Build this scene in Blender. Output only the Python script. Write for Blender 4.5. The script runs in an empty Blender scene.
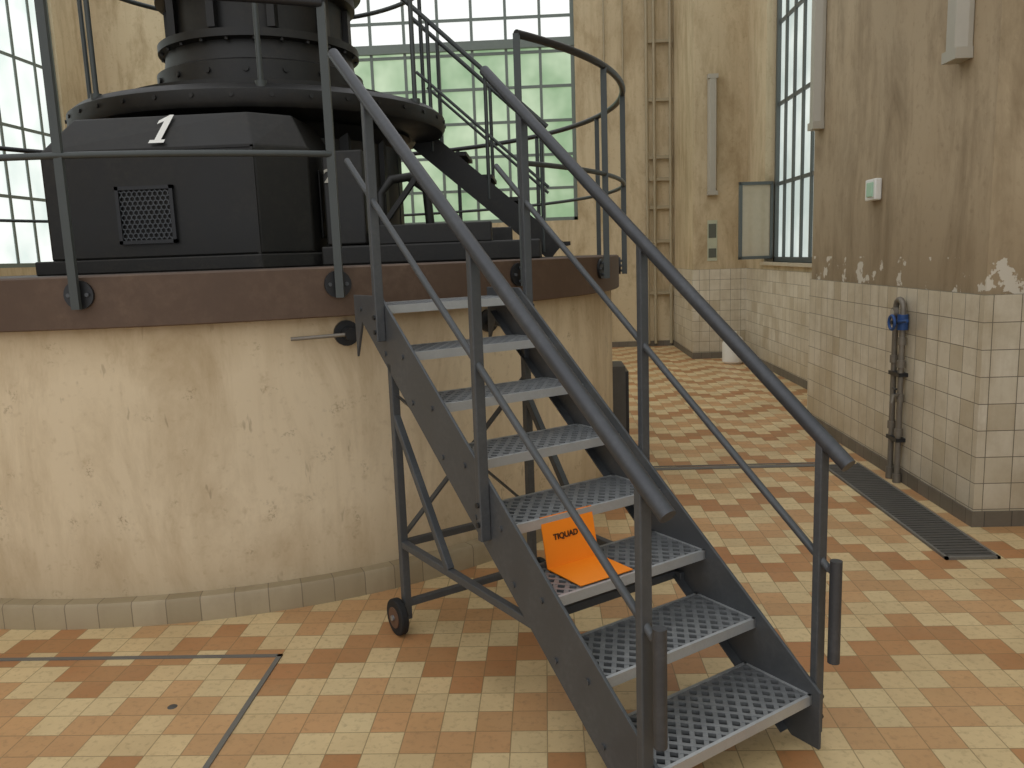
import bpy, bmesh, math, random
from mathutils import Vector, Matrix
random.seed(4)
S=bpy.context.scene
S.view_settings.view_transform='Standard'
try: S.view_settings.look='None'
except Exception: pass

# ------------------------------------------------------------ materials
def lin(h):
    h=h.lstrip('#'); c=[int(h[i:i+2],16)/255 for i in (0,2,4)]
    return tuple([x/12.92 if x<=.04045 else ((x+.055)/1.055)**2.4 for x in c]+[1])
class NT:
    def __init__(s,name):
        s.m=bpy.data.materials.new(name); s.m.use_nodes=True; s.t=s.m.node_tree; s.t.nodes.clear()
        s.out=s.n('ShaderNodeOutputMaterial')
    def n(s,k,**kw):
        a=s.t.nodes.new(k)
        for q,v in kw.items(): setattr(a,q,v)
        return a
    def l(s,a,b): s.t.links.new(a,b)
    def math(s,op,a,b=None,c=None):
        n=s.n('ShaderNodeMath',operation=op)
        for i,v in enumerate((a,b,c)):
            if v is None: continue
            if hasattr(v,'links'): s.l(v,n.inputs[i])
            else: n.inputs[i].default_value=v
        return n.outputs[0]
    def mix(s,f,a,b,mode='MIX'):
        n=s.n('ShaderNodeMix',data_type='RGBA',blend_type=mode)
        for i,v in ((0,f),(6,a),(7,b)):
            if hasattr(v,'links'): s.l(v,n.inputs[i])
            else: n.inputs[i].default_value=v
        return n.outputs[2]
    def noise(s,scale,detail=4,rough=.55,vec=None,dist=0):
        n=s.n('ShaderNodeTexNoise'); n.inputs['Scale'].default_value=scale; n.inputs['Detail'].default_value=detail
        n.inputs['Roughness'].default_value=rough; n.inputs['Distortion'].default_value=dist
        s.l(vec if vec is not None else s.obj(),n.inputs['Vector']); return n.outputs['Fac']
    def obj(s):
        if not hasattr(s,'_o'): s._o=s.n('ShaderNodeTexCoord').outputs['Object']
        return s._o
    def scaled(s,sx,sy,sz):
        mp=s.n('ShaderNodeMapping'); mp.inputs['Scale'].default_value=(sx,sy,sz); s.l(s.obj(),mp.inputs[0]); return mp.outputs[0]
    def z(s):
        if not hasattr(s,'_z'):
            a=s.n('ShaderNodeSeparateXYZ'); s.l(s.obj(),a.inputs[0]); s._z=a.outputs[2]
        return s._z
    def ramp(s,f,stops,interp='LINEAR'):
        n=s.n('ShaderNodeValToRGB'); n.color_ramp.interpolation=interp
        e=n.color_ramp.elements
        while len(e)<len(stops): e.new(.5)
        for i,(p,c) in enumerate(stops):
            e[i].position=p; e[i].color=c if len(c)==4 else (*c,1)
        s.l(f,n.inputs[0]); return n.outputs[0]
    def bsdf(s,col,rough=.6,metal=0,bump=None,bstr=.2,bdist=.005,spec=None):
        b=s.n('ShaderNodeBsdfPrincipled')
        for k,v in (('Base Color',col),('Roughness',rough),('Metallic',metal)):
            if hasattr(v,'links'): s.l(v,b.inputs[k])
            else: b.inputs[k].default_value=v
        if spec is not None: b.inputs['Specular IOR Level'].default_value=spec
        if bump is not None:
            n=s.n('ShaderNodeBump'); n.inputs['Strength'].default_value=bstr; n.inputs['Distance'].default_value=bdist
            s.l(bump,n.inputs['Height']); s.l(n.outputs[0],b.inputs['Normal'])
        s.l(b.outputs[0],s.out.inputs[0]); return s.m
BK=(0,0,0,1);WH=(1,1,1,1)
def simple(name,h,rough=.5,metal=0,var=.12,scale=12,spec=None,bump=False):
    t=NT(name); c=lin(h); f=t.noise(scale)
    a=tuple(x*(1-var) for x in c[:3])+(1,); b=tuple(min(1,x*(1+var)) for x in c[:3])+(1,)
    col=t.mix(f,a,b)
    return t.bsdf(col,rough,metal,bump=t.noise(scale*8) if bump else None,bstr=.15,bdist=.002,spec=spec)
def worn(name,h,wear,rough=.45,metal=.2,amt=.5,scale=5):
    t=NT(name); a=t.noise(scale,8,.7); b=t.noise(scale*9,5,.65)
    k=t.math('MULTIPLY',t.ramp(a,[(.42,BK),(.7,WH)]),t.ramp(b,[(.4,(.25,.25,.25,1)),(.65,WH)]))
    c=t.mix(t.math('MULTIPLY',k,amt),lin(h),lin(wear))
    r=t.math('ADD',t.math('MULTIPLY',a,.3),rough-.12)
    return t.bsdf(c,r,metal,bump=b,bstr=.08,bdist=.002)
def plaster(name,base,dark,light,stain=.5,peel=None,rubs=False,drips=.3):
    t=NT(name)
    f1=t.noise(1.1,6,.6); f2=t.noise(3.2,9,.7,vec=t.scaled(1,1,.35),dist=.4); f3=t.noise(22,5,.6)
    f4=t.noise(7,7,.65,vec=t.scaled(1,1,.07)); f5=t.noise(.55,5,.6)
    c=t.mix(t.ramp(f1,[(.3,BK),(.7,WH)]),lin(base),lin(light))
    c=t.mix(t.math('MULTIPLY',t.ramp(f5,[(.45,BK),(.65,WH)]),stain*.45),c,lin(dark))
    c=t.mix(t.math('MULTIPLY',t.ramp(f2,[(.46,BK),(.72,WH)]),stain),c,lin(dark))
    c=t.mix(t.math('MULTIPLY',t.ramp(f4,[(.52,BK),(.7,WH)]),drips),c,lin(dark))
    c=t.mix(t.ramp(f3,[(.58,BK),(.8,(.45,.45,.45,1))]),c,lin(dark))
    if rubs:
        sc=t.noise(9,2,.5); sc2=t.noise(70,3,.7)
        k=t.math('MULTIPLY',t.ramp(sc,[(.62,BK),(.72,WH)]),t.ramp(sc2,[(.5,BK),(.6,WH)]))
        c=t.mix(t.math('MULTIPLY',k,.5),c,lin('#7a664c'))
        sv=t.noise(16,3,.6,vec=t.scaled(1,1,.25))
        c=t.mix(t.math('MULTIPLY',t.ramp(sv,[(.68,BK),(.72,WH)]),.35),c,lin('#6e5c45'))
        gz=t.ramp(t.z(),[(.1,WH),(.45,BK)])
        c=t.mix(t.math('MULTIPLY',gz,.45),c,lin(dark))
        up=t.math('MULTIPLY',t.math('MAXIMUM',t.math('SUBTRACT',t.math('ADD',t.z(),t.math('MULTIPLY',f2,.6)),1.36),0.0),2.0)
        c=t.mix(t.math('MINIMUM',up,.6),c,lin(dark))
    if peel:
        p=t.noise(5.5,5,.6)
        band=t.math('MULTIPLY',t.math('LESS_THAN',t.z(),1.50),t.math('GREATER_THAN',t.z(),1.28))
        dr=t.math('MULTIPLY',t.ramp(t.math('MULTIPLY',t.z(),.25),[(.33,WH),(.5,BK)]),.35)
        c=t.mix(dr,c,lin(dark))
        c=t.mix(t.math('MULTIPLY',band,t.ramp(p,[(.585,BK),(.60,WH)])),c,lin(peel))
    return t.bsdf(c,.85,0,bump=f3,bstr=.12,bdist=.004)

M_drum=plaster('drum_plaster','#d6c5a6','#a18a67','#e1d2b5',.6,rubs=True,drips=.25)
M_pier=plaster('pier_plaster','#af9c7e','#77654a','#c0af92',.75,peel='#cfc8b8',drips=.35)
M_far=plaster('far_plaster','#c6b492','#8a724c','#d1c2a2',.7,drips=.32)
M_wood=worn('brown_rim_paint','#523f31','#7c6754',.6,0,.5,2)
M_top=simple('deck_brown','#3f362f',.6)
M_steel=worn('grey_painted_steel','#4e5154','#77797b',.45,.3,.35,6)
M_hand=worn('handrail_steel','#47494d','#747678',.4,.45,.3,6)
M_dark=simple('dark_painted_steel','#2b2c2e',.4,.3)
M_black=worn('black_machine_paint','#121211','#38342c',.46,.1,.55,3)
M_black2=worn('black_machine_paint_worn','#181817','#3d3932',.46,.2,.5,6)
M_green=simple('greengrey_rail_paint','#434847',.45,.2)
M_galv=worn('galvanised_grating','#878a8c','#babcbb',.40,.55,.5,14)
M_nose=worn('galvanised_nosing','#b4b7b8','#d6d7d6',.38,.5,.4,14)
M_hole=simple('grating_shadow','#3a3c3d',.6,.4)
M_rub=simple('black_rubber','#181818',.8)
M_rust=simple('rusty_hub','#6b5140',.7,.3)
M_orange=simple('orange_card','#f58a12',.5,0,.03)
M_txt=simple('dark_print','#3a1c08',.6)
M_white=simple('white_paint','#e6e6e0',.5,0,.05)
M_tube=simple('lamp_housing','#aba698',.45,0,.08)
M_lens=simple('lamp_lens_glass','#a9cdb4',.25,0,.05)
M_blue=simple('blue_valve','#2d4f86',.5,.2)
M_pipe=simple('old_pipe','#7d776d',.5,.4,.25,20)
M_cream=simple('cream_pipe_paint','#a1957a',.55)
M_plast=simple('white_plastic','#dcd9cf',.5,0,.05)
M_frame=simple('window_frame_paint','#6f7973',.5,0,.1)
M_frame2=simple('window_frame_dark','#5a5f5c',.5,0,.1)
M_sill=simple('sill_stone','#bfb49c',.7)
M_jamb=simple('concrete_strip','#6d6a63',.8,0,.2)
M_grate=simple('grate_iron','#565450',.6,.3,.2)

def _tile(t,u,v,size,tile,tile2,grout,dirt,rough):
    iu=t.math('FLOOR',u); iv=t.math('FLOOR',v)
    cx=t.n('ShaderNodeCombineXYZ'); t.l(iu,cx.inputs[0]); t.l(iv,cx.inputs[1])
    wn=t.n('ShaderNodeTexWhiteNoise'); t.l(cx.outputs[0],wn.inputs[0])
    fu=t.math('PINGPONG',u,.5); fv=t.math('PINGPONG',v,.5); m=t.math('MINIMUM',fu,fv)
    g=t.math('LESS_THAN',m,.0024/size)
    c=t.mix(wn.outputs[0],lin(tile),lin(tile2))
    c=t.mix(t.math('MULTIPLY',t.math('GREATER_THAN',wn.outputs[0],.9),.3),c,lin(dirt))
    d=t.noise(2.2,7,.7)
    c=t.mix(t.math('MULTIPLY',t.ramp(d,[(.42,BK),(.72,WH)]),.6),c,lin(dirt))
    d3=t.noise(6,6,.65,vec=t.scaled(1,1,.1))
    c=t.mix(t.math('MULTIPLY',t.ramp(d3,[(.52,BK),(.7,WH)]),.4),c,lin(dirt))
    c=t.mix(t.math('MULTIPLY',t.ramp(t.z(),[(.08,WH),(.5,BK)]),.4),c,lin(dirt))
    c=t.mix(g,c,lin(grout))
    return t.bsdf(c,rough,0,bump=t.math('MINIMUM',m,.03),bstr=.4,bdist=.02)
def tiles(name,size,tile,tile2,grout,dirt,rough=.3):
    t=NT(name); sp=t.n('ShaderNodeSeparateXYZ'); t.l(t.obj(),sp.inputs[0])
    h=t.math('ADD',sp.outputs[0],sp.outputs[1])
    return _tile(t,t.math('DIVIDE',h,size),t.math('DIVIDE',t.math('ADD',sp.outputs[2],.05),size),size,tile,tile2,grout,dirt,rough)
M_wt=tiles('wall_tiles_white',.15,'#dcd5c3','#cdc4ae','#766f60','#a08f70')
M_base=tiles('baseboard_tiles',.15,'#857d70','#777063','#4b463d','#5a5347',rough=.6)
def curb_mat():
    t=NT('curb_tiles'); s=.15
    sp=t.n('ShaderNodeSeparateXYZ'); t.l(t.obj(),sp.inputs[0])
    a=t.math('ARCTAN2',t.math('SUBTRACT',sp.outputs[1],6.145),t.math('SUBTRACT',sp.outputs[0],-2.216))
    u=t.math('DIVIDE',t.math('MULTIPLY',t.math('ADD',a,10.),2.775),s)
    v=t.math('ADD',t.math('MULTIPLY',sp.outputs[2],.1),.5)
    return _tile(t,u,v,s,'#b8a98c','#a8997b','#7a6d56','#8b7c60',.6)
M_curb=curb_mat()

def floor_mat():
    t=NT('zigzag_floor_tiles'); s=.122
    sp=t.n('ShaderNodeSeparateXYZ'); t.l(t.obj(),sp.inputs[0])
    u=t.math('ADD',t.math('DIVIDE',sp.outputs[0],s),240.3); v=t.math('ADD',t.math('DIVIDE',sp.outputs[1],s),240.15)
    i=t.math('FLOOR',u); j=t.math('FLOOR',v)
    tri=t.math('PINGPONG',i,3.0)
    band=t.math('MODULO',t.math('ADD',j,tri),8.0)
    b=t.math('DIVIDE',t.math('ADD',band,.5),8.0)
    A=lin('#dac496');B=lin('#af784b');C=lin('#c5986a')
    c=t.ramp(b,[(0,A),(.25,B),(.5,A),(.75,C)],'CONSTANT')
    cx=t.n('ShaderNodeCombineXYZ'); t.l(i,cx.inputs[0]); t.l(j,cx.inputs[1])
    wn=t.n('ShaderNodeTexWhiteNoise'); t.l(cx.outputs[0],wn.inputs[0])
    c=t.mix(t.math('MULTIPLY',wn.outputs[0],.24),c,lin('#c9a06c'))
    wn2=t.n('ShaderNodeTexWhiteNoise')
    ad=t.n('ShaderNodeVectorMath',operation='ADD'); ad.inputs[1].default_value=(17.3,4.1,9); t.l(cx.outputs[0],ad.inputs[0]); t.l(ad.outputs[0],wn2.inputs[0])
    hs=t.n('ShaderNodeHueSaturation'); t.l(c,hs.inputs['Color']); t.l(t.math('ADD',t.math('MULTIPLY',wn2.outputs[0],.16),.90),hs.inputs['Value']); c=hs.outputs[0]
    # worn centres: large faded areas, dusty film and small chips
    fd=t.noise(.9,6,.6); c=t.mix(t.math('MULTIPLY',t.ramp(fd,[(.45,BK),(.7,WH)]),.25),c,lin('#cdb48a'))
    d=t.noise(1.6,7,.65); c=t.mix(t.math('MULTIPLY',t.ramp(d,[(.4,BK),(.75,WH)]),.42),c,lin('#997f58'))
    d2=t.noise(38,5,.65); c=t.mix(t.ramp(d2,[(.52,BK),(.8,(.6,.6,.6,1))]),c,lin('#826a49'))
    m=t.math('MINIMUM',t.math('PINGPONG',u,.5),t.math('PINGPONG',v,.5))
    g=t.math('LESS_THAN',t.math('ADD',m,t.math('MULTIPLY',t.math('SUBTRACT',d2,.5),.03)),.016)
    c=t.mix(t.math('MULTIPLY',g,.7),c,lin('#7a6745'))
    r=t.math('ADD',t.math('MULTIPLY',t.noise(6),.25),.34)
    return t.bsdf(c,r,0,bump=t.math('MINIMUM',m,.03),bstr=.3,bdist=.02)
M_floor=floor_mat()

def glass(name,c1,c2,strength,zmid=None):
    t=NT(name); f=t.noise(1.2,3)
    c=t.mix(t.ramp(f,[(.35,BK),(.65,WH)]),lin(c1),lin(c2))
    if zmid: c=t.mix(t.math('GREATER_THAN',t.z(),zmid),c,lin('#ffffff'))
    e=t.n('ShaderNodeEmission'); t.l(c,e.inputs[0]); e.inputs[1].default_value=strength
    b=t.n('ShaderNodeBsdfPrincipled'); b.inputs['Base Color'].default_value=(.18,.22,.18,1); b.inputs['Roughness'].default_value=.4
    a=t.n('ShaderNodeAddShader'); t.l(e.outputs[0],a.inputs[0]); t.l(b.outputs[0],a.inputs[1]); t.l(a.outputs[0],t.out.inputs[0]); return t.m
G_far=glass('frosted_glass_green','#7f9f76','#bccfae',.92,5.0)
G_right=glass('frosted_glass_grey','#b4bfbc','#dde3df',1.0)
G_left=glass('frosted_glass_white','#d5e0dd','#f2f5f3',1.1)

# ------------------------------------------------------------ mesh helpers
COL=S.collection
def empty(name,loc=(0,0,0),rz=0):
    e=bpy.data.objects.new(name,None); e.empty_display_size=.1; e.location=loc; e.rotation_euler=(0,0,rz); COL.objects.link(e); return e
def mk(name,bm,mat,parent=None,smooth=False,bevel=0):
    me=bpy.data.meshes.new(name); bmesh.ops.recalc_face_normals(bm,faces=bm.faces); bm.to_mesh(me); bm.free()
    me.materials.append(mat); o=bpy.data.objects.new(name,me); COL.objects.link(o)
    if parent: o.parent=parent
    if smooth:
        for p in me.polygons: p.use_smooth=True
        try: me.set_sharp_from_angle(angle=math.radians(40))
        except Exception: pass
    if bevel:
        b=o.modifiers.new('bevel','BEVEL'); b.width=bevel; b.segments=2; b.limit_method='ANGLE'
    return o
def abox(bm,a,b):
    x0,y0,z0=a;x1,y1,z1=b
    v=[bm.verts.new(p) for p in ((x0,y0,z0),(x1,y0,z0),(x1,y1,z0),(x0,y1,z0),(x0,y0,z1),(x1,y0,z1),(x1,y1,z1),(x0,y1,z1))]
    for f in ((0,3,2,1),(4,5,6,7),(0,1,5,4),(1,2,6,5),(2,3,7,6),(3,0,4,7)): bm.faces.new([v[i] for i in f])
def boxes(name,L,mat,parent=None,bevel=0):
    bm=bmesh.new()
    for a,b in L: abox(bm,a,b)
    return mk(name,bm,mat,parent,bevel=bevel)
def abar(bm,p,q,w,h,up=(0,0,1)):
    p=Vector(p);q=Vector(q);d=(q-p).normalized();up=Vector(up)
    if abs(d.dot(up))>.98: up=Vector((0,1,0))
    s=d.cross(up).normalized();t=s.cross(d)
    v=[bm.verts.new(c+s*a*w/2+t*b*h/2) for c in (p,q) for a,b in ((-1,-1),(1,-1),(1,1),(-1,1))]
    for f in ((0,1,2,3),(7,6,5,4),(0,4,5,1),(1,5,6,2),(2,6,7,3),(3,7,4,0)): bm.faces.new([v[i] for i in f])
def bars(name,L,w,h,mat,parent=None,bevel=0):
    bm=bmesh.new()
    for p,q in L: abar(bm,p,q,w,h)
    return mk(name,bm,mat,parent,bevel=bevel)
def atube(bm,pts,r,n=14,closed=False):
    pts=[Vector(p) for p in pts]; rings=[]; N=len(pts); prev=None
    for i,p in enumerate(pts):
        a=pts[(i-1)%N] if (closed or i>0) else p; b=pts[(i+1)%N] if (closed or i<N-1) else p
        d=(b-a).normalized()
        ref=prev if prev is not None else (Vector((0,0,1)) if abs(d.z)<.9 else Vector((0,1,0)))
        s=d.cross(ref)
        if s.length<1e-4: s=d.cross(Vector((1,0,0)))
        s.normalize(); t=s.cross(d).normalized(); prev=t
        rings.append([bm.verts.new(p+(s*math.cos(x)+t*math.sin(x))*r) for x in [2*math.pi*j/n for j in range(n)]])
    R=range(N if closed else N-1)
    for i in R:
        A=rings[i];B=rings[(i+1)%N]
        for j in range(n): bm.faces.new((A[j],A[(j+1)%n],B[(j+1)%n],B[j]))
    if not closed: bm.faces.new(rings[0][::-1]); bm.faces.new(rings[-1])
def tubes(name,L,r,mat,parent=None,n=14,closed=False):
    bm=bmesh.new()
    for pts in L: atube(bm,pts,r,n,closed)
    return mk(name,bm,mat,parent,smooth=True)
def lathe(name,prof,c,mat,parent=None,n=96,smooth=True):
    bm=bmesh.new(); R=[]
    for k in range(n):
        a=2*math.pi*k/n
        R.append([bm.verts.new((c[0]+r*math.cos(a),c[1]+r*math.sin(a),z)) for r,z in prof])
    for k in range(n):
        A=R[k];B=R[(k+1)%n]
        for i in range(len(prof)-1):
            bm.faces.new((A[i],B[i],B[i+1],A[i+1]))
    bmesh.ops.remove_doubles(bm,verts=bm.verts,dist=1e-5)
    return mk(name,bm,mat,parent,smooth=smooth)
def prism(name,poly,axis,a,b,mat,parent=None,bevel=0):
    bm=bmesh.new()
    def P(u,v,w): return {'x':(w,u,v),'y':(u,w,v),'z':(u,v,w)}[axis]
    A=[bm.verts.new(P(u,v,a)) for u,v in poly];B=[bm.verts.new(P(u,v,b)) for u,v in poly]
    bm.faces.new(A);bm.faces.new(B[::-1])
    for i in range(len(poly)): j=(i+1)%len(poly); bm.faces.new((A[i],A[j],B[j],B[i]))
    return mk(name,bm,mat,parent,bevel=bevel)
def text(name,body,size,mat,M,parent=None,shear=0,extrude=.001,offset=0):
    cu=bpy.data.curves.new(name,'FONT'); cu.body=body; cu.size=size; cu.extrude=extrude; cu.shear=shear; cu.offset=offset
    cu.align_x='CENTER'; cu.align_y='CENTER'; cu.materials.append(mat)
    o=bpy.data.objects.new(name,cu); COL.objects.link(o); o.matrix_world=M
    if parent: o.parent=parent
    return o
def discs(name,L,r,th,mat,parent=None,n=20):
    bm=bmesh.new()
    for c,nv in L:
        c=Vector(c);nv=Vector(nv).normalized(); atube(bm,[c,c+nv*th],r,n)
    return mk(name,bm,mat,parent,smooth=True)

# ------------------------------------------------------------ room
XW=2.375; XR=2.92; YF=13.8; XL=-7.35; HT=7.0; WZ=1.30
boxes('floor',[((XL-.3,-3,-.1),(XR+.6,YF+.3,0))],M_floor)
boxes('wall_right_pier',[((XW,4.5,0),(XR+.4,7.4,HT))],M_pier)
boxes('trim_1',[((XW-.012,4.488,.09),(XW+.2,7.412,WZ)),((XW+.2,4.488,.09),(XR,4.6,WZ)),((XW+.2,7.3,.09),(XR,7.412,WZ))],M_wt)
boxes('baseboard_right',[((XW-.022,4.478,0),(XR,4.6,.09)),((XW-.022,4.6,0),(XW+.1,7.422,.09)),((XW+.1,7.3,0),(XR,7.422,.09)),
    ((XR-.022,7.422,0),(XR,11.98,.09)),((2.14,11.98,0),(XR,12.1,.09)),((2.14,12.1,0),(2.25,YF,.09))],M_base)
W0,W1,WZ0,WZ1=7.9,11.06,1.40,6.4
boxes('wall_right_recess',[((XR,7.4,0),(XR+.4,12.1,WZ0)),((XR,7.4,WZ0),(XR+.4,W0,HT)),((XR,W1,WZ0),(XR+.4,12.1,HT)),((XR,W0,WZ1),(XR+.4,W1,HT))],M_far)
boxes('trim_2',[((XR-.012,7.412,.09),(XR+.01,12.0,WZ))],M_wt)
boxes('trim_3',[((XR-.05,W0-.03,WZ0-.04),(XR+.25,W1+.03,WZ0))],M_sill)
boxes('wall_right_far_pier',[((2.16,12.02,0),(XR+.4,YF,HT))],M_far)
boxes('trim_4',[((2.148,12.008,.09),(XR,12.1,WZ)),((2.148,12.1,.09),(2.2,YF,WZ))],M_wt)
boxes('wall_right_near',[((XR,-1,0),(XR+.4,4.5,1.4)),((XR,-1,1.4),(XR+.4,.6,HT)),((XR,3.7,1.4),(XR+.4,4.5,HT)),((XR,.6,6.4),(XR+.4,3.7,HT))],M_pier)
FX0,FX1,FZ0,FZ1=-4.97,.58,2.15,6.5
boxes('wall_back',[((XL-.4,YF,0),(XR,YF+.4,FZ0)),((XL-.4,YF,FZ0),(FX0,YF+.4,HT)),((FX1,YF,FZ0),(XR,YF+.4,HT)),((FX0,YF,FZ1),(FX1,YF+.4,HT))],M_far)
boxes('baseboard_back',[((XL,YF-.022,0),(2.14,YF,.09))],M_base)
LW0,LW1,LZ0=5.6,12.75,1.68
boxes('wall_left',[((XL-.4,-1,0),(XL,YF,LZ0)),((XL-.4,-1,LZ0),(XL,LW0,HT)),((XL-.4,LW1,LZ0),(XL,YF,HT)),((XL-.4,LW0,6.6),(XL,LW1,HT))],M_far)

def window(name,axis,pos,a0,a1,z0,z1,na,nz,mg,mf,extra_z=(),depth=.05,bw=.03):
    e=empty(name)
    def B(u0,u1,w0,w1,d0,d1):
        if axis=='x': return ((pos+d0,u0,w0),(pos+d1,u1,w1))
        return ((u0,pos+d0,w0),(u1,pos+d1,w1))
    boxes('glass',[B(a0,a1,z0,z1,.0,.012)],mg,e)
    L=[B(a0,a0+.06,z0,z1,-depth,depth),B(a1-.06,a1,z0,z1,-depth,depth),B(a0,a1,z0,z0+.06,-depth,depth),B(a0,a1,z1-.06,z1,-depth,depth)]
    for i in range(1,na):
        u=a0+(a1-a0)*i/na; L.append(B(u-bw/2,u+bw/2,z0,z1,-depth*.6,depth*.6))
    for k in range(1,nz):
        w=z0+(z1-z0)*k/nz; L.append(B(a0,a1,w-bw/2,w+bw/2,-depth*.5,depth*.5))
    for w in extra_z: L.append(B(a0,a1,w-.07,w+.07,-depth*1.4,depth*1.4))
    boxes('muntins',L,mf,e)
    return e
window('window_1','y',YF+.15,FX0,FX1,FZ0,FZ1,10,8,G_far,M_frame,extra_z=(5.0,),bw=.045)
window('window_2','x',XR+.17,W0,W1,WZ0,WZ1,9,5,G_right,M_frame2,bw=.045)
window('window_3','x',XL-.10,LW0,LW1,LZ0,6.6,15,5,G_left,M_frame,bw=.045)
window('window_4','x',XR+.17,.6,3.7,1.4,6.4,9,5,G_right,M_frame2)
ec=empty('window_casement',(XR+.1,11.04,0),math.radians(8))
boxes('leaf_frame',[((-.46,-.02,1.44),(-.42,.02,2.44)),((-.04,-.02,1.44),(0,.02,2.44)),((-.46,-.02,1.44),(0,.02,1.48)),((-.46,-.02,2.40),(0,.02,2.44))],M_frame2,ec)
boxes('leaf_glass',[((-.42,-.004,1.48),(-.04,.004,2.40))],simple('dusty_pane','#b9ad94',.15),ec)

e=empty('wall_pipes')
tubes('risers',[[(x,YF-.07,.05),(x,YF-.07,6.4)] for x in (1.72,1.84,2.10)],.026,M_cream,e)
bars('rungs',[((1.70,YF-.05,z),(2.14,YF-.05,z)) for z in (.9,1.75,2.3,2.75,3.1,4.0,4.9,5.7)],.05,.05,M_cream,e)
tubes('thin_riser',[[(1.35,YF-.04,1.3),(1.35,YF-.04,6.4)],[(1.05,YF-.04,.3),(1.05,YF-.04,6.4)]],.014,M_cream,e)

def fitting(name,x,y,z0,z1,w=.13,d=.09,face='x'):
    e=empty(name,(x,y,0))
    prof=[(-w/2,0),(-w/2,-.03),(-w/3,-d),(w/3,-d),(w/2,-.03),(w/2,0)]
    poly=[(q,p) for p,q in prof] if face=='x' else prof
    prism('cover',poly,'z',z0+.05,z1-.05,M_tube,e,bevel=.006)
    if face=='x':
        boxes('end_caps',[((-d-.006,-w/2-.005,z0),(-.001,w/2+.005,z0+.06)),((-d-.006,-w/2-.005,z1-.06),(-.001,w/2+.005,z1))],M_tube,e)
    else: boxes('end_caps',[((-w/2-.005,-d-.006,z0),(w/2+.005,-.001,z0+.06)),((-w/2-.005,-d-.006,z1-.06),(w/2+.005,-.001,z1))],M_tube,e)
    return e
fitting('fluorescent_light',XW-.002,7.22,2.56,4.1)
fitting('fluorescent_light',XW-.002,4.84,2.58,4.1,w=.15)
fitting('fluorescent_light',2.42,12.018,2.35,4.0,face='y')

e=empty('emergency_light',(XW-.002,6.01,1.97))
boxes('housing',[((-.05,-.09,-.075),(0,.09,.075))],M_white,e,bevel=.01)
boxes('lens',[((-.062,-.065,-.05),(-.049,.035,.05))],M_lens,e,bevel=.004)

e=empty('wall_water_pipe')
px=XW-.05
arcp=[(px,5.45+.055*math.cos(a),1.17+.055*math.sin(a)) for a in [math.pi*k/8 for k in range(9)]]
tubes('pipes',[[(px,5.505,.04)]+arcp+[(px,5.395,.86)],[(px,5.395,.86),(px,5.395,.0)]],.019,M_pipe,e)
tubes('couplings',[[(px,y,z),(px,y,z+.05)] for y,z in ((5.505,.35),(5.505,.8),(5.395,.32),(5.395,.78),(5.395,.93),(5.505,1.05),(5.395,.55))],.027,M_pipe,e)
tubes('floor_elbow',[[(px,5.505,0),(px,5.505,.08)],[(px,5.395,0),(px,5.395,.06)]],.027,M_pipe,e)
boxes('clamps',[((px-.025,5.37,z),(XW-.012,5.53,z+.025)) for z in (.28,.72)],M_dark,e)
tubes('drain_tap',[[(px,5.395,.60),(px-.06,5.36,.60),(px-.07,5.355,.55)]],.013,M_pipe,e)
tubes('tap_handle',[[(px-.045,5.37,.60),(px-.045,5.37,.64)],[(px-.045,5.345,.645),(px-.045,5.395,.645)]],.007,M_dark,e)
tubes('pressure_gauge',[[(px-.015,5.45,1.14),(px-.045,5.45,1.14)]],.034,M_pipe,e,n=20)
tubes('gauge_face',[[(px-.046,5.45,1.14),(px-.048,5.45,1.14)]],.024,M_tube,e,n=20)
tubes('valve_body',[[(px,5.395,1.03),(px,5.395,1.13)]],.034,M_blue,e)
tubes('valve_wheel',[[(px-.07,5.395+.045*math.cos(a),1.08+.045*math.sin(a)) for a in [i*math.pi/8 for i in range(16)]]],.010,M_blue,e,closed=True)
tubes('valve_stem',[[(px-.075,5.395,1.08),(px,5.395,1.08)]],.012,M_dark,e)
tubes('valve_lever',[[(px-.03,5.40,1.08),(px-.03,5.26,1.10)]],.010,M_blue,e)

lathe('plastic_canister',[(0,0),(.12,0),(.15,.03),(.15,.28),(.12,.36),(.05,.41),(.05,.45),(0,.45)],(2.60,11.40),M_plast,n=32)
e=empty('wall_notice')
boxes('board',[((2.36,12.012,1.42),(2.50,12.019,2.0))],simple('notice_paper','#b9bda4',.7),e)
boxes('printed_panel',[((2.375,12.008,1.75),(2.485,12.0125,1.95)),((2.375,12.008,1.47),(2.485,12.0125,1.6))],simple('notice_print','#5d6157',.7),e)

boxes('floor_channel_cover',[((.55,5.84,.0),(2.02,5.90,.006)),((.55,5.93,0),(2.02,5.95,.005))],M_jamb)
e=empty('floor_drain_grate')
boxes('bed',[((2.0,4.02,.0),(2.24,5.86,.004))],M_dark,e)
boxes('slats',[((2.0,4.02+i*.04,.004),(2.24,4.02+i*.04+.030,.012)) for i in range(46)],M_grate,e)
boxes('rim',[((1.985,4.0,0),(2.0,5.88,.014)),((2.24,4.0,0),(2.255,5.88,.014)),((1.985,4.0,0),(2.255,4.02,.014))],M_jamb,e)
boxes('floor_hatch_frame',[((-3.4,3.085,0),(-1.13,3.105,.005)),((-1.15,.6,0),(-1.13,3.105,.005))],M_jamb)
lathe('floor_hole_cap',[(0,.003),(.014,.003),(.018,0)],(-1.42,2.72),M_grate,n=20)

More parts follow.
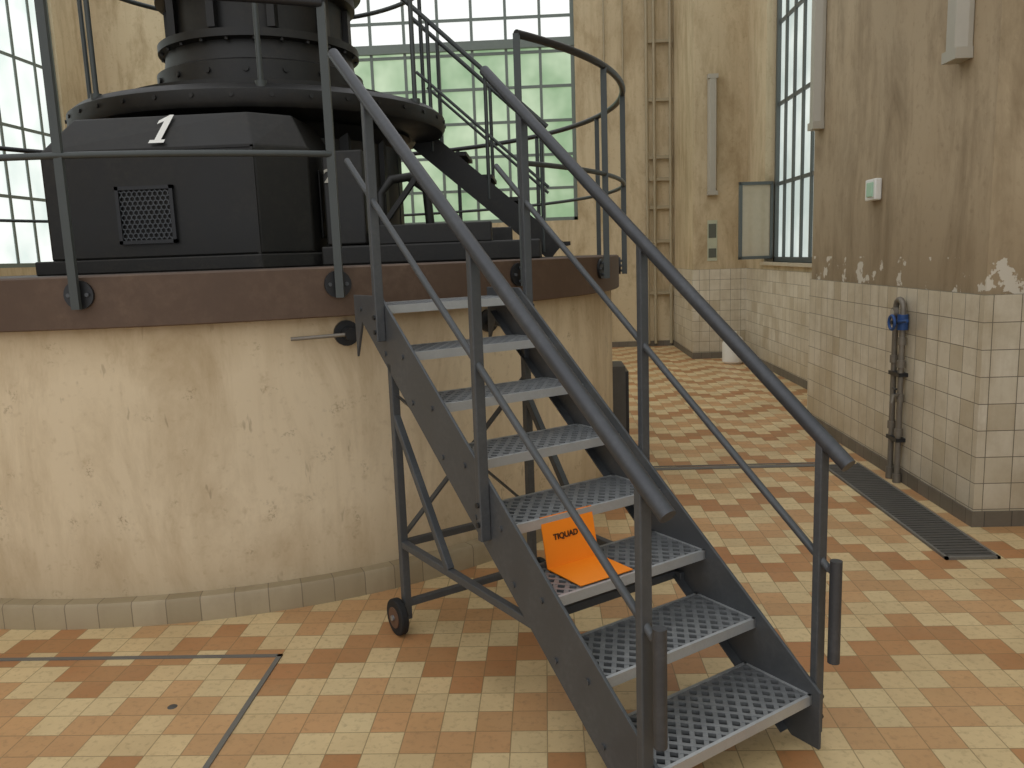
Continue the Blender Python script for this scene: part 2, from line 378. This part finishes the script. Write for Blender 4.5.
# ------------------------------------------------------------ drum
C=(-2.216,6.145)
e=empty('generator_pedestal')
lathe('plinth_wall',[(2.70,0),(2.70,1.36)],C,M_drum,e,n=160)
lathe('curb',[(2.70,0),(2.775,0),(2.775,.10),(2.765,.115),(2.70,.115)],C,M_curb,e,n=160)
lathe('rim_band',[(2.70,1.352),(2.752,1.352),(2.757,1.357),(2.757,1.572),(2.745,1.58),(2.6,1.58)],C,M_wood,e,n=160)
lathe('deck',[(2.62,1.579),(0,1.579)],C,M_top,e,n=96)
prism('door_leaf',[(.575,6.0),(.60,6.0),(.60,6.28),(.575,6.28)],'z',.12,.72,M_dark,e)
prism('cabinet_body',[(.46,5.98),(.575,5.98),(.575,6.3),(.46,6.3)],'z',.08,.76,M_grate,e)

RR=2.80
def cp(a,r=RR,z=0): a=math.radians(a); return (C[0]+r*math.cos(a),C[1]+r*math.sin(a),z)
for a in (-61.8,-45.0):
    n=(math.cos(math.radians(a)),math.sin(math.radians(a)),0)
    discs('anchor_plate',[(cp(a,2.70,1.27),n)],.06,.02,M_dark,e); discs('anchor_boss',[(cp(a,2.70,1.27),n)],.028,.10,M_dark,e)
p=Vector(cp(-61.8,2.78,1.27)); tubes('anchor_pin',[[p+Vector((.02,0,0)),p+Vector((-.26,-.06,-.01))]],.009,M_pipe,e)
e=empty('platform_railing')
arc=[ -41.2+ i*(338.6)/150 for i in range(151)]
tubes('top_rail',[[cp(a,z=2.70) for a in arc]],.021,M_dark,e)
tubes('mid_rail',[[cp(a,z=2.07) for a in arc]],.014,M_green,e)
pa=[-41.2,-21.8,-3,17,39,61,83,105,127,149,171,193,215,237,256,274.9,297.4]
bars('posts',[(cp(a,z=1.44),cp(a,z=2.70)) for a in pa],.036,.020,M_green,e)
discs('post_flanges',[(cp(a,2.757,1.50),(math.cos(math.radians(a)),math.sin(math.radians(a)),0)) for a in pa],.062,.014,M_dark,e)
discs('flange_bolts',[(cp(a+d,2.77,1.50+h),(math.cos(math.radians(a)),math.sin(math.radians(a)),0)) for a in pa for d,h in ((.8,0),(-.8,0),(0,.035),(0,-.035))],.009,.012,M_steel,e,n=8)

# ------------------------------------------------------------ generator
g=empty('generator')
GC=(-2.02,6.15)
lathe('core_housing',[(1.02,1.58),(1.02,1.72),(.95,1.74),(.95,2.40),(1.05,2.48)],GC,M_black,g,n=64)
fins=[]
for k in range(16):
    a=2*math.pi*k/16+.1; fins.append(((GC[0]+.93*math.cos(a),GC[1]+.93*math.sin(a),1.72),(GC[0]+.93*math.cos(a),GC[1]+.93*math.sin(a),2.48)))
bars('core_ribs',fins,.06,.14,M_black2,g)
def hood():
    bm=bmesh.new()
    pl=[(-2.86,6.4),(-2.86,4.75),(-2.82,4.6),(-1.60,4.6),(-1.36,4.84),(-1.36,6.4)]
    z=[1.66,2.26]; v0=[bm.verts.new((x,y,z[0])) for x,y in pl]; v1=[bm.verts.new((x,y,z[1])) for x,y in pl]
    pt=[(-2.72,6.4),(-2.72,4.9),(-2.68,4.74),(-1.66,4.72),(-1.46,4.90),(-1.46,6.4)]
    v2=[bm.verts.new((x,y,2.46)) for x,y in pt]
    bm.faces.new(v0);bm.faces.new(v2)
    for A,B in ((v0,v1),(v1,v2)):
        for i in range(6): j=(i+1)%6; bm.faces.new((A[i],A[j],B[j],B[i]))
    return mk('front_hood',bm,M_black,g,bevel=.012)
hood()
prism('hood_plinth',[(-2.90,6.4),(-2.90,4.56),(-1.58,4.54),(-1.30,4.80),(-1.30,6.4)],'z',1.58,1.66,M_black2,g,bevel=.008)
boxes('hood_seams',[((-1.615,4.592,1.66),(-1.60,4.602,2.26)),((-2.83,4.592,2.25),(-1.60,4.60,2.264))],M_black2,g)
boxes('side_plate',[((-1.356,5.0,1.75),(-1.345,5.35,2.15))],M_black2,g,bevel=.004)
gx0,gx1,gz0,gz1=-2.40,-2.07,1.74,2.06
boxes('vent_frame',[((gx0,4.575,gz0),(gx1,4.6,gz0+.02)),((gx0,4.575,gz1-.02),(gx1,4.6,gz1)),((gx0,4.575,gz0),(gx0+.02,4.6,gz1)),((gx1-.02,4.575,gz0),(gx1,4.6,gz1))],M_dark,g)
bm=bmesh.new()
s=.034
for r in range(-2,12):
    for c in range(-1,14):
        cx=gx0+.02+c*s*.87+(r%2)*s*.435; cz=gz0+.02+r*s*.75
        hx=[(cx+s*.5*math.sin(math.pi*k/3),cz+s*.5*math.cos(math.pi*k/3)) for k in range(6)]
        for k in range(3):
            (a,b),(c2,d)=hx[k],hx[k+1]
            if all(gx0+.005<=q<=gx1-.005 for q in (a,c2)) and all(gz0+.005<=q<=gz1-.005 for q in (b,d)):
                abar(bm,(a,4.586,b),(c2,4.586,d),.006,.006)
mk('vent_mesh',bm,M_steel,g)
def numeral():
    bm=bmesh.new()
    pts=[(-.035,-.09),(.035,-.09),(.035,-.07),(.016,-.07),(.016,.09),(-.002,.09),(-.04,.055),(-.04,.032),(-.014,.05),(-.014,-.07),(-.035,-.07)]
    M=Matrix.Translation((-2.12,4.655,2.372))@Matrix.Rotation(math.radians(57),4,'X')
    bm.faces.new([bm.verts.new(M@Vector((u*1.25+v*.28,v*1.1,.004))) for u,v in pts])
    return mk('number_1',bm,M_white,g)
numeral()
lathe('upper_disc',[(0,2.50),(1.22,2.50),(1.29,2.52),(1.31,2.55),(1.31,2.62),(1.26,2.66),(1.0,2.68),(1.0,2.74),(.76,2.76),(.72,2.80)],GC,M_black2,g,n=96)
lathe('stator_stack',[(.72,2.78),(.72,2.92),(.67,2.94),(.65,3.06),(.70,3.07),(.70,3.12),(.60,3.13),(.60,3.40),(.69,3.41),(.69,3.49),(.74,3.51),(.74,3.62),(.64,3.64),(.64,4.6),(0,4.6)],GC,M_black,g,n=80)
discs('disc_bolts',[((GC[0]+1.31*math.cos(a),GC[1]+1.31*math.sin(a),2.585),(math.cos(a),math.sin(a),0)) for a in [2*math.pi*k/36 for k in range(36)]],.013,.010,M_black2,g,n=8)
L=[]
for k in range(10):
    a=2*math.pi*k/10+.15
    p0=Vector((GC[0]+.62*math.cos(a),GC[1]+.62*math.sin(a),3.14)); L.append((p0,p0+Vector((0,0,.26))))
bars('stack_ribs',L,.05,.09,M_black2,g)
discs('stack_bolts',[((GC[0]+.675*math.cos(a),GC[1]+.675*math.sin(a),3.07),(0,0,-1)) for a in [2*math.pi*k/24 for k in range(24)]],.014,.02,M_black2,g,n=8)
discs('flange_bolts',[((GC[0]+.72*math.cos(a),GC[1]+.72*math.sin(a),2.86),(math.cos(a),math.sin(a),0)) for a in [2*math.pi*k/18 for k in range(18)]],.02,.015,M_black2,g,n=8)
boxes('side_base',[((-1.29,4.72,1.581),(-.02,7.4,1.69))],M_black2,g,bevel=.01)
boxes('side_beams',[((-1.0,4.74,1.69),(-.30,4.84,1.80)),((-1.2,5.2,1.69),(-.2,5.3,1.78))],M_black,g,bevel=.006)
boxes('terminal_box',[((-1.30,4.90,1.70),(-1.06,5.14,2.25))],M_black,g,bevel=.01)
text('number_2','2',.11,M_tube,Matrix.Translation((-1.265,4.895,2.10))@Matrix.Rotation(math.radians(90),4,'X'),g,extrude=.002,offset=.002)
tubes('oil_pipe',[[(-.98,5.0,1.7),(-.98,5.0,2.0),(-.92,5.03,2.08),(-.82,5.1,2.1),(-.72,5.15,2.02),(-.7,5.15,1.7)]],.028,M_black2,g)
bars('stay',[((-1.02,5.0,1.75),(-.72,4.95,2.12))],.03,.03,M_black2,g)
e=empty('generator_railing')
ring=lambda z,r:[(GC[0]+r*math.cos(2*math.pi*k/96),GC[1]+r*math.sin(2*math.pi*k/96),z) for k in range(96)]
tubes('top_ring',[ring(3.68,1.28)],.018,M_green,e,closed=True)
pp=[]
for k in range(7):
    a=math.radians(-72.5+k*360/7); x,y=GC[0]+1.26*math.cos(a),GC[1]+1.26*math.sin(a); pp.append([(x,y,2.62),(x,y,3.68)])
tubes('posts',pp,.016,M_green,e)
discs('post_feet',[((p[0][0],p[0][1],2.62),(0,0,1)) for p in pp],.035,.05,M_green,e)

e=empty('access_steps')
xa,za,xb,zb=-.95,2.55,.10,1.60
for y in (6.55,7.15):
    bars('stringer',[((xa,y,za-.02),(xb,y,zb+.02))],.02,.18,M_black,e)
    tubes('handrail',[[(xa-.1,y,za+.95+.09),(xb-.05,y,zb+.98)]],.018,M_green,e)
    tubes('knee_rail',[[(xa,y,za+.48),(xb-.05,y,zb+.52)]],.012,M_green,e)
    tubes('newels',[[(xa+.1,y,za-.12),(xa+.1,y,za+.85)],[(-.42,y,2.05),(-.42,y,3.02)],[(xb-.1,y,zb+.02),(xb-.1,y,zb+1.03)]],.015,M_green,e)
boxes('treads',[((xa+.12+k*.2,6.56,za-.16-k*.181),(xa+.36+k*.2,7.14,za-.13-k*.181)) for k in range(5)],M_black2,e)

# ------------------------------------------------------------ main staircase
st=empty('metal_staircase',(.2656,2.0477,0),.6273)
W=.678;RI=.1767;RUN=.2276;DE=.272;SL=RI/RUN
ln=lambda s:RI+SL*s
poly=[(-.03,0),(-.03,ln(-.03)+.04),(1.60,ln(1.60)+.035),(1.875,ln(1.60)+.035),(1.875,1.18),(1.80,ln(1.80)-.235),(.09,ln(.09)-.235),(.075,0)]
for nm,a,b in (('stringer_left',-.012,0),('stringer_right',W,W+.012)):
    prism(nm,poly,'x',a,b,M_steel,st,bevel=.002)
for nm,a in (('flange_left',-.006),('flange_right',W+.006)):
    sg=1 if a<0 else -1
    bars(nm,[((a+sg*.02,.09,ln(.09)-.232),(a+sg*.02,1.80,ln(1.80)-.232))],.04,.006,M_steel,st)
bolts=[]
for k in range(1,9):
    for ds in (.05,.21):
        bolts.append(((-.012,(k-1)*RUN+ds,k*RI-.02),(-1,0,0))); bolts.append(((W+.012,(k-1)*RUN+ds,k*RI-.02),(1,0,0)))
discs('tread_bolts',bolts,.010,.006,M_steel,st,n=8)
for k in range(1,9):
    s0=(k-1)*RUN; z=k*RI
    bm=bmesh.new(); T=.034
    abox(bm,(0,s0,z-T),(W,s0+.012,z)); abox(bm,(0,s0+DE-.012,z-T),(W,s0+DE,z))
    abox(bm,(0,s0,z-T),(.010,s0+DE,z)); abox(bm,(W-.010,s0,z-T),(W,s0+DE,z))
    mk('tread_frame_%d'%k,bm,M_nose,st)
    bm=bmesh.new()
    step=.052; h=DE-.014
    def clip(x0,x1):
        t0=(0.004-x0)/(x1-x0);t1=(W-.004-x0)/(x1-x0); lo,hi=max(0,min(t0,t1)),min(1,max(t0,t1))
        if hi-lo<.03: return None
        return (x0+(x1-x0)*lo,h*lo),(x0+(x1-x0)*hi,h*hi)
    n=int((W+h)/step)+2
    for i in range(-n,n+8):
        for dx,zz in ((h*.9,.0),(-h*.9,.0008)):
            c=clip(i*step,i*step+dx)
            if c: abar(bm,(c[0][0],s0+.007+c[0][1],z-.007+zz),(c[1][0],s0+.007+c[1][1],z-.007+zz),.015,.012)
    mk('tread_grating_%d'%k,bm,M_galv,st)
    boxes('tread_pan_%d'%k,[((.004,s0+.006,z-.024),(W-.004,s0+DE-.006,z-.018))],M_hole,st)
s1,s2,s3=1.57,.807,.007; HP=.832
for side,c in (('left',-.033),('right',W+.033)):
    L=[((c,s1,1.27),(c,s1,ln(s1)+HP)),((c,s2,.63),(c,s2,ln(s2)+HP)),((c,s3,.03),(c,s3,ln(s3)+HP))]
    bars('posts_'+side,L,.040,.026,M_steel,st,bevel=.004)
    a,b=1.87,-.085
    tubes('handrail_'+side,[[(c,a,ln(a)+HP),(c,b,ln(b)+HP)]],.0245,M_hand,st,n=20)
    a,b=1.80,-.03
    tubes('mid_rail_'+side,[[(c,a,ln(a)+.445),(c,b,ln(b)+.445)]],.0125,M_steel,st)
    tubes('chain_sleeve_'+side,[[(c,-.052,.30),(c,-.052,.635)]],.019,M_hand,st,n=16)
    tubes('sleeve_neck_'+side,[[(c,-.03,ln(-.03)+.445),(c,-.052,.62)]],.014,M_steel,st)
    sg=-1 if c<0 else 1
    discs('post_bolts_'+side,[((c+.02*sg,s,z),(sg,0,0)) for s,z in ((s1,1.31),(s1,1.37),(s2,.69),(s2,.76),(s3,.08),(s3,.15))],.010,.008,M_dark,st,n=8)
cL,cR=.005,W-.005; LS=1.55
bars('legs',[((c,LS,.06),(c,LS,ln(LS)-.20)) for c in (cL,cR)],.034,.034,M_steel,st,bevel=.003)
br=[]
for c in (cL,cR):
    br+= [((c,LS,.40),(c,.56,.40)),((c,LS,.96),(c,1.14,.41))]
br+= [((cL,LS,.13),(cR,LS,.13)),((cL,LS,.40),(cR,LS,.40)),((cL,.60,.40),(cR,.60,.40))]
bars('braces',br,.03,.03,M_steel,st,bevel=.003)
bars('cross_braces',[((cL,LS+.01,.42),(cR,LS+.01,1.05)),((cR,LS-.01,.42),(cL,LS-.01,1.05))],.03,.008,M_steel,st)
for side,c in (('left',cL-.045),('right',cR+.045)):
    R=.080
    bm=bmesh.new(); atube(bm,[(c-.017,LS,R),(c+.017,LS,R)],R,32)
    mk('tyre_'+side,bm,M_rub,st,smooth=True,bevel=.006)
    tubes('hub_'+side,[[(c-.021,LS,R),(c+.021,LS,R)]],.046,M_rust,st,n=24)
    tubes('axle_'+side,[[(c-.03,LS,R),(c+.03,LS,R)]],.012,M_galv,st,n=10)

fo=empty('orange_folder',(.2656,2.0477,0),.6273)
z3=3*RI+.004; s0=2*RUN
def quad(name,pts,mat,par,th=.003):
    bm=bmesh.new(); p=[Vector(q) for q in pts]; n=(p[1]-p[0]).cross(p[2]-p[0]).normalized()*th
    A=[bm.verts.new(q) for q in p];B=[bm.verts.new(q+n) for q in p]
    bm.faces.new(A[::-1]);bm.faces.new(B)
    for i in range(4): bm.faces.new((A[i],A[(i+1)%4],B[(i+1)%4],B[i]))
    return mk(name,bm,mat,par)
quad('base_sheet',[(.12,s0+.015,z3),(.345,s0+.015,z3),(.345,s0+.20,z3),(.12,s0+.20,z3)],M_orange,fo)
quad('upright_sheet',[(.12,s0+.20,z3),(.345,s0+.20,z3),(.345,s0+.235,z3+.175),(.12,s0+.235,z3+.175)],M_orange,fo)
cu=bpy.data.curves.new('title','FONT'); cu.body='TIQUAD'; cu.size=.028; cu.extrude=.0006; cu.offset=.0008; cu.align_x='CENTER'; cu.align_y='CENTER'; cu.materials.append(M_txt)
to=bpy.data.objects.new('title',cu); COL.objects.link(to); to.parent=fo; to.location=(.215,s0+.214,z3+.10); to.rotation_euler=(math.radians(78),0,0)

# ------------------------------------------------------------ light
w=bpy.data.worlds.new('world'); S.world=w; w.use_nodes=True
bg=w.node_tree.nodes['Background']; bg.inputs[0].default_value=(.97,.98,1,1); bg.inputs[1].default_value=.93
sn=bpy.data.lights.new('sun','SUN'); sn.energy=.35; sn.angle=math.radians(70); sn.color=(1,.98,.94)
so=bpy.data.objects.new('daylight_sun',sn); COL.objects.link(so); so.rotation_euler=(math.radians(40),0,math.radians(-30))

# ------------------------------------------------------------ camera
f,p,r,Y=811.58,.1568,.036,.045
F=Vector((0,math.cos(p),-math.sin(p)));U0=Vector((0,math.sin(p),math.cos(p)));R0=Vector((1,0,0))
R=R0*math.cos(r)-U0*math.sin(r);U=U0*math.cos(r)+R0*math.sin(r)
Z=Matrix.Rotation(Y,3,'Z'); F,R,U=Z@F,Z@R,Z@U
cd=bpy.data.cameras.new('camera'); cd.sensor_width=36; cd.lens=f/1024*36; cd.clip_start=.05
co=bpy.data.objects.new('camera',cd); COL.objects.link(co)
co.matrix_world=Matrix(((R.x,U.x,-F.x,0),(R.y,U.y,-F.y,0),(R.z,U.z,-F.z,1.6),(0,0,0,1)))
S.camera=co
